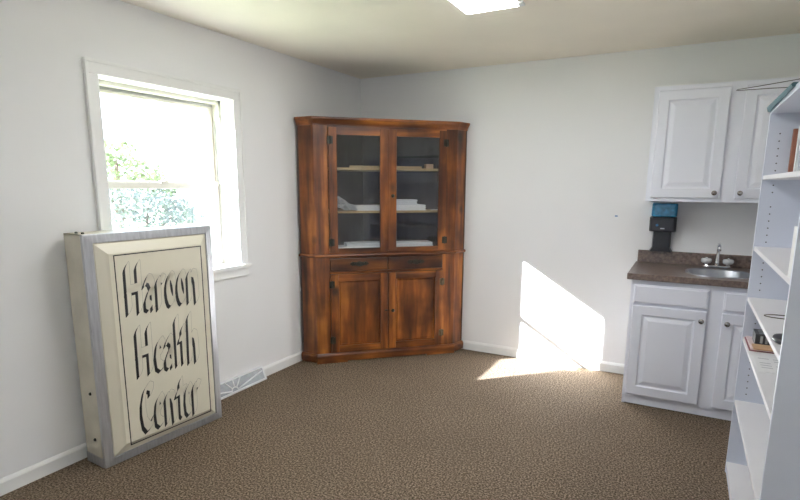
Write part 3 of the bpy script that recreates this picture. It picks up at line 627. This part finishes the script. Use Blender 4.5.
# lower shelf: booklet, box, card, sheet
t = thing('booklet', 'maroon edged booklet lying at the far end of the lower shelf', 'booklet', (3.16, -1.45, SZ['D']))
part('cover', MB().box(3.088, 3.25, -1.585, -1.340, SZ['D'], SZ['D'] + .004), M['red'], t); part('pages', MB().box(3.094, 3.25, -1.582, -1.343, SZ['D'] + .004, SZ['D'] + .010), M['pink'], t)
t = thing('tan_card', 'tan card lying on the maroon booklet in front of the charcoal carton', 'card', (3.17, -1.55, SZ['D'] + .01))
part('sheet', MB().box(3.103, 3.24, -1.592, -1.506, SZ['D'] + .010, SZ['D'] + .016), M['tan'], t)
t = thing('printed_carton', 'small charcoal carton with pale print on the maroon booklet', 'box', (3.18, -1.45, SZ['D'] + .01))
zb = SZ['D'] + .010
part('carton', MB().box(3.114, 3.246, -1.503, -1.393, zb, zb + .052), M['boxdark'], t, bevel=.002)
for i in range(4): part('print_mark', MB().box(3.134 + i * .020, 3.144 + i * .020, -1.5042, -1.503, zb + .010, zb + .044), M['boxprint'], t)
for i in range(3): part('print_mark', MB().box(3.13, 3.23, -1.485 + i * .028, -1.475 + i * .028, zb + .052, zb + .0526), M['boxprint'], t)
t = thing('printed_sheet', 'white printed sheet lying on the lower shelf next to the maroon booklet', 'paper', (3.17, -1.77, SZ['D']), 0)
part('sheet', MB().box(3.094, 3.30, -1.895, -1.662, SZ['D'], SZ['D'] + .0015), M['paper'], t)
for i in range(6):
    for j in range(3):
        if (i + j) % 4: part('print_line', MB().box(3.110 + j * .055, 3.150 + j * .055, -1.87 + i * .034, -1.862 + i * .034, SZ['D'] + .0015, SZ['D'] + .0019), M['print_'], t)
# things on top of the bookcase
tp = MB(); n = 12; vs = []; zt_ = 1.8305
for i in range(n):
    t_ = i / (n - 1); y = -1.322 - .67 * t_; h_ = .013 - .005 * t_; lp_ = .016 - .010 * t_
    vs += [(3.0785, y, zt_ - .001), (3.0785, y, zt_ - lp_), (3.070, y, zt_ - lp_ - .001), (3.064, y, zt_ + h_ * .3), (3.070, y, zt_ + h_), (3.34, y - .02, zt_ + h_), (3.34, y - .02, zt_)]
m = 7
fs = [(i * m + k, i * m + (k + 1) % m, i * m + m + (k + 1) % m, i * m + m + k) for i in range(n - 1) for k in range(m)] + [tuple(range(m - 1, -1, -1)), tuple((n - 1) * m + k for k in range(m))]
tp.add(vs, fs); o = tp.build('foam_mat', M['teal'], loc=(3.2, -1.67, zt_))
tag(o, 'flat teal mat lying on top of the white bookcase, overhanging its front edge', 'mat')
wr = MB().tube([(3.36, -1.44, 1.976), (3.22, -1.42, 1.948), (3.16, -1.41, 1.938), (3.02, -1.40, 1.922), (2.938, -1.395, 1.914), (2.931, -1.400, 1.910), (2.938, -1.405, 1.908), (3.06, -1.42, 1.906), (3.15, -1.45, 1.900), (3.24, -1.50, 1.862), (3.30, -1.54, 1.844)], .0019, 6)
tag(wr.build('wire_hanger', M['wire'], loc=(3.30, -1.54, 1.842)), 'thin bent wire sticking out over the teal mat on top of the bookcase', 'wire')

# ------------------------------------------------------------------ outdoors beyond the window
tag(MB().box(-40, -WT, -25, 40, -.55, -.45).build('lawn_ground', M['lawn']), 'sunlit lawn outside the window', 'lawn', kind='structure')
def foliage(mb, c, rad, n, size, seed, mi=0, squash=1):
    r = random.Random(seed)
    for _ in range(n):
        while True:
            p = Vector((r.uniform(-1, 1), r.uniform(-1, 1), r.uniform(-1, 1)))
            if .25 < p.length < 1: break
        p = Vector((p.x * rad[0], p.y * rad[1], p.z * rad[2])) + Vector(c)
        a = Vector((r.gauss(0, 1), r.gauss(0, 1), r.gauss(0, 1))).normalized(); b_ = a.orthogonal().normalized(); s = size * r.uniform(.6, 1.3)
        mb.add([p - a * s, p + b_ * s * .45, p + a * s, p - b_ * s * .45], [(0, 1, 2, 3)], mi)
def tree(label, base_, h, blobs, seed, mat, n, size, name='tree'):
    t = thing(name, label, 'tree' if name == 'tree' else 'bush', base_)
    x, y, z = base_
    tr = MB().tube([(x, y, z), (x + .05, y - .04, z + h * .35), (x, y + .05, z + h * .7), (x + .03, y, z + h)], [.11, .085, .05, .015], 8)
    for i, (c, rad) in enumerate(blobs): tr.tube([(x, y, z + h * .4), ((x + c[0]) / 2, (y + c[1]) / 2, (z + h * .4 + c[2]) / 2 + .1), c], [.05, .03, .008], 6)
    part('trunk', tr, M['bark'], t)
    fo = MB()
    for i, (c, rad) in enumerate(blobs): foliage(fo, c, rad, n, size, seed + i)
    part('foliage', fo, mat, t)
tree('pale green leafy tree seen through the upper left of the window', (-9.2, 3.7, -.45), 2.6,
     [((-9.2, 3.15, 2.0), (.5, .45, .45)), ((-9.3, 3.75, 2.15), (.5, .5, .42)), ((-9.0, 4.25, 1.65), (.5, .5, .40)), ((-9.1, 4.75, 1.35), (.4, .45, .3)), ((-9.1, 3.4, 1.45), (.5, .6, .4))], 11, M['leaf'], 330, .07)
tree('grey green bush seen through the lower pane of the window', (-7.6, 3.2, -.45), 1.2,
     [((-7.6, 2.75, 1.0), (.5, .5, .45)), ((-7.7, 3.35, 1.05), (.5, .5, .42)), ((-7.5, 3.95, .85), (.4, .45, .4)), ((-7.6, 3.2, .35), (.5, .8, .4))], 31, M['leaf2'], 420, .06, 'bush')
tree('thin pale bush in the right half of the lower pane', (-8.6, 5.1, -.45), 1.0,
     [((-8.6, 4.9, .75), (.35, .4, .3)), ((-8.7, 5.4, .6), (.3, .35, .25))], 51, M['leaf2'], 160, .06, 'bush')

# ------------------------------------------------------------------ light
sun = bpy.data.lights.new('sun', 'SUN'); sun.energy = 66; sun.angle = math.radians(.6); sun.color = (1, .99, .995)
so = bpy.data.objects.new('sun', sun); COL.objects.link(so); so.location = (-6, -6, 6)
so.rotation_euler = Vector((1, 1.02, -.632)).to_track_quat('-Z', 'Y').to_euler()
wd = bpy.data.worlds.new('sky'); sc.world = wd; wd.use_nodes = True; nt = wd.node_tree; nt.nodes.clear()
wo = nt.nodes.new('ShaderNodeOutputWorld'); bg = nt.nodes.new('ShaderNodeBackground'); sky = nt.nodes.new('ShaderNodeTexSky')
sky.sky_type = 'HOSEK_WILKIE'; sky.turbidity = 4; sky.ground_albedo = .4; sky.sun_direction = Vector((-1, -1.02, .632)).normalized()
mx = nt.nodes.new('ShaderNodeMix'); mx.data_type = 'RGBA'; mx.inputs['Factor'].default_value = .6; mx.inputs['B'].default_value = (.83, .97, 1.2, 1)
nt.links.new(sky.outputs[0], mx.inputs['A']); nt.links.new(mx.outputs['Result'], bg.inputs[0]); bg.inputs[1].default_value = 6.0; nt.links.new(bg.outputs[0], wo.inputs[0])
def portal(name, loc, rot, sx, sy):
    l = bpy.data.lights.new(name, 'AREA'); l.shape = 'RECTANGLE'; l.size = sx; l.size_y = sy; l.cycles.is_portal = True
    o = bpy.data.objects.new(name, l); COL.objects.link(o); o.location = loc; o.rotation_euler = rot
portal('window_portal', (-WT - .01, (IY0 + IY1) / 2, 1.47), (0, -math.pi / 2, 0), 1.15, .98)
portal('rear_portal', ((RX0 + RX1) / 2, YR - .11, 1.55), (math.pi / 2, 0, 0), .7, .8)

# ------------------------------------------------------------------ camera
f, py, pitch, roll, yaw, cx, cy, cz = 528.6854, 281.9927, .18180, .00507, -.49228, 2.77759, -4.38372, 1.47410
cp, sp = math.cos(pitch), math.sin(pitch)
fw_ = Vector((math.sin(yaw) * cp, math.cos(yaw) * cp, -sp)); rt = Vector((math.cos(yaw), -math.sin(yaw), 0)); up = rt.cross(fw_)
r2 = rt * math.cos(roll) + up * math.sin(roll); u2 = up * math.cos(roll) - rt * math.sin(roll)
cam = bpy.data.cameras.new('camera'); co = bpy.data.objects.new('camera', cam); COL.objects.link(co)
mw = Matrix((r2, u2, -fw_)).transposed().to_4x4(); mw.translation = (cx, cy, cz); co.matrix_world = mw
cam.sensor_width = 36; cam.lens = f / 800 * 36; cam.shift_y = (py - 250) / 800; cam.clip_start = .05; cam.clip_end = 200
sc.camera = co
vs_ = sc.view_settings; vs_.view_transform = 'Standard'; vs_.look = 'None'; vs_.gamma = 1; vs_.use_curve_mapping = False; vs_.exposure = .96
sc.cycles.max_bounces = 10; sc.cycles.diffuse_bounces = 6; sc.cycles.transparent_max_bounces = 16; sc.cycles.use_denoising = True; sc.cycles.caustics_reflective = False; sc.cycles.caustics_refractive = False
sc.cycles.sample_clamp_indirect = 8
GROUPS = {'book': 'books on the upper bookcase shelf', 'flat_carton': 'flat cartons on the cabinet deck', 'paper_stack': 'paper stacks on the middle cabinet shelf',
          'wooden_strip': 'wooden strips on the upper cabinet shelf', 'bush': 'bushes outside the window'}
for o in bpy.data.objects:
    st = o.name.split('.')[0]
    if o.parent is None and st in GROUPS: o['group'] = GROUPS[st]
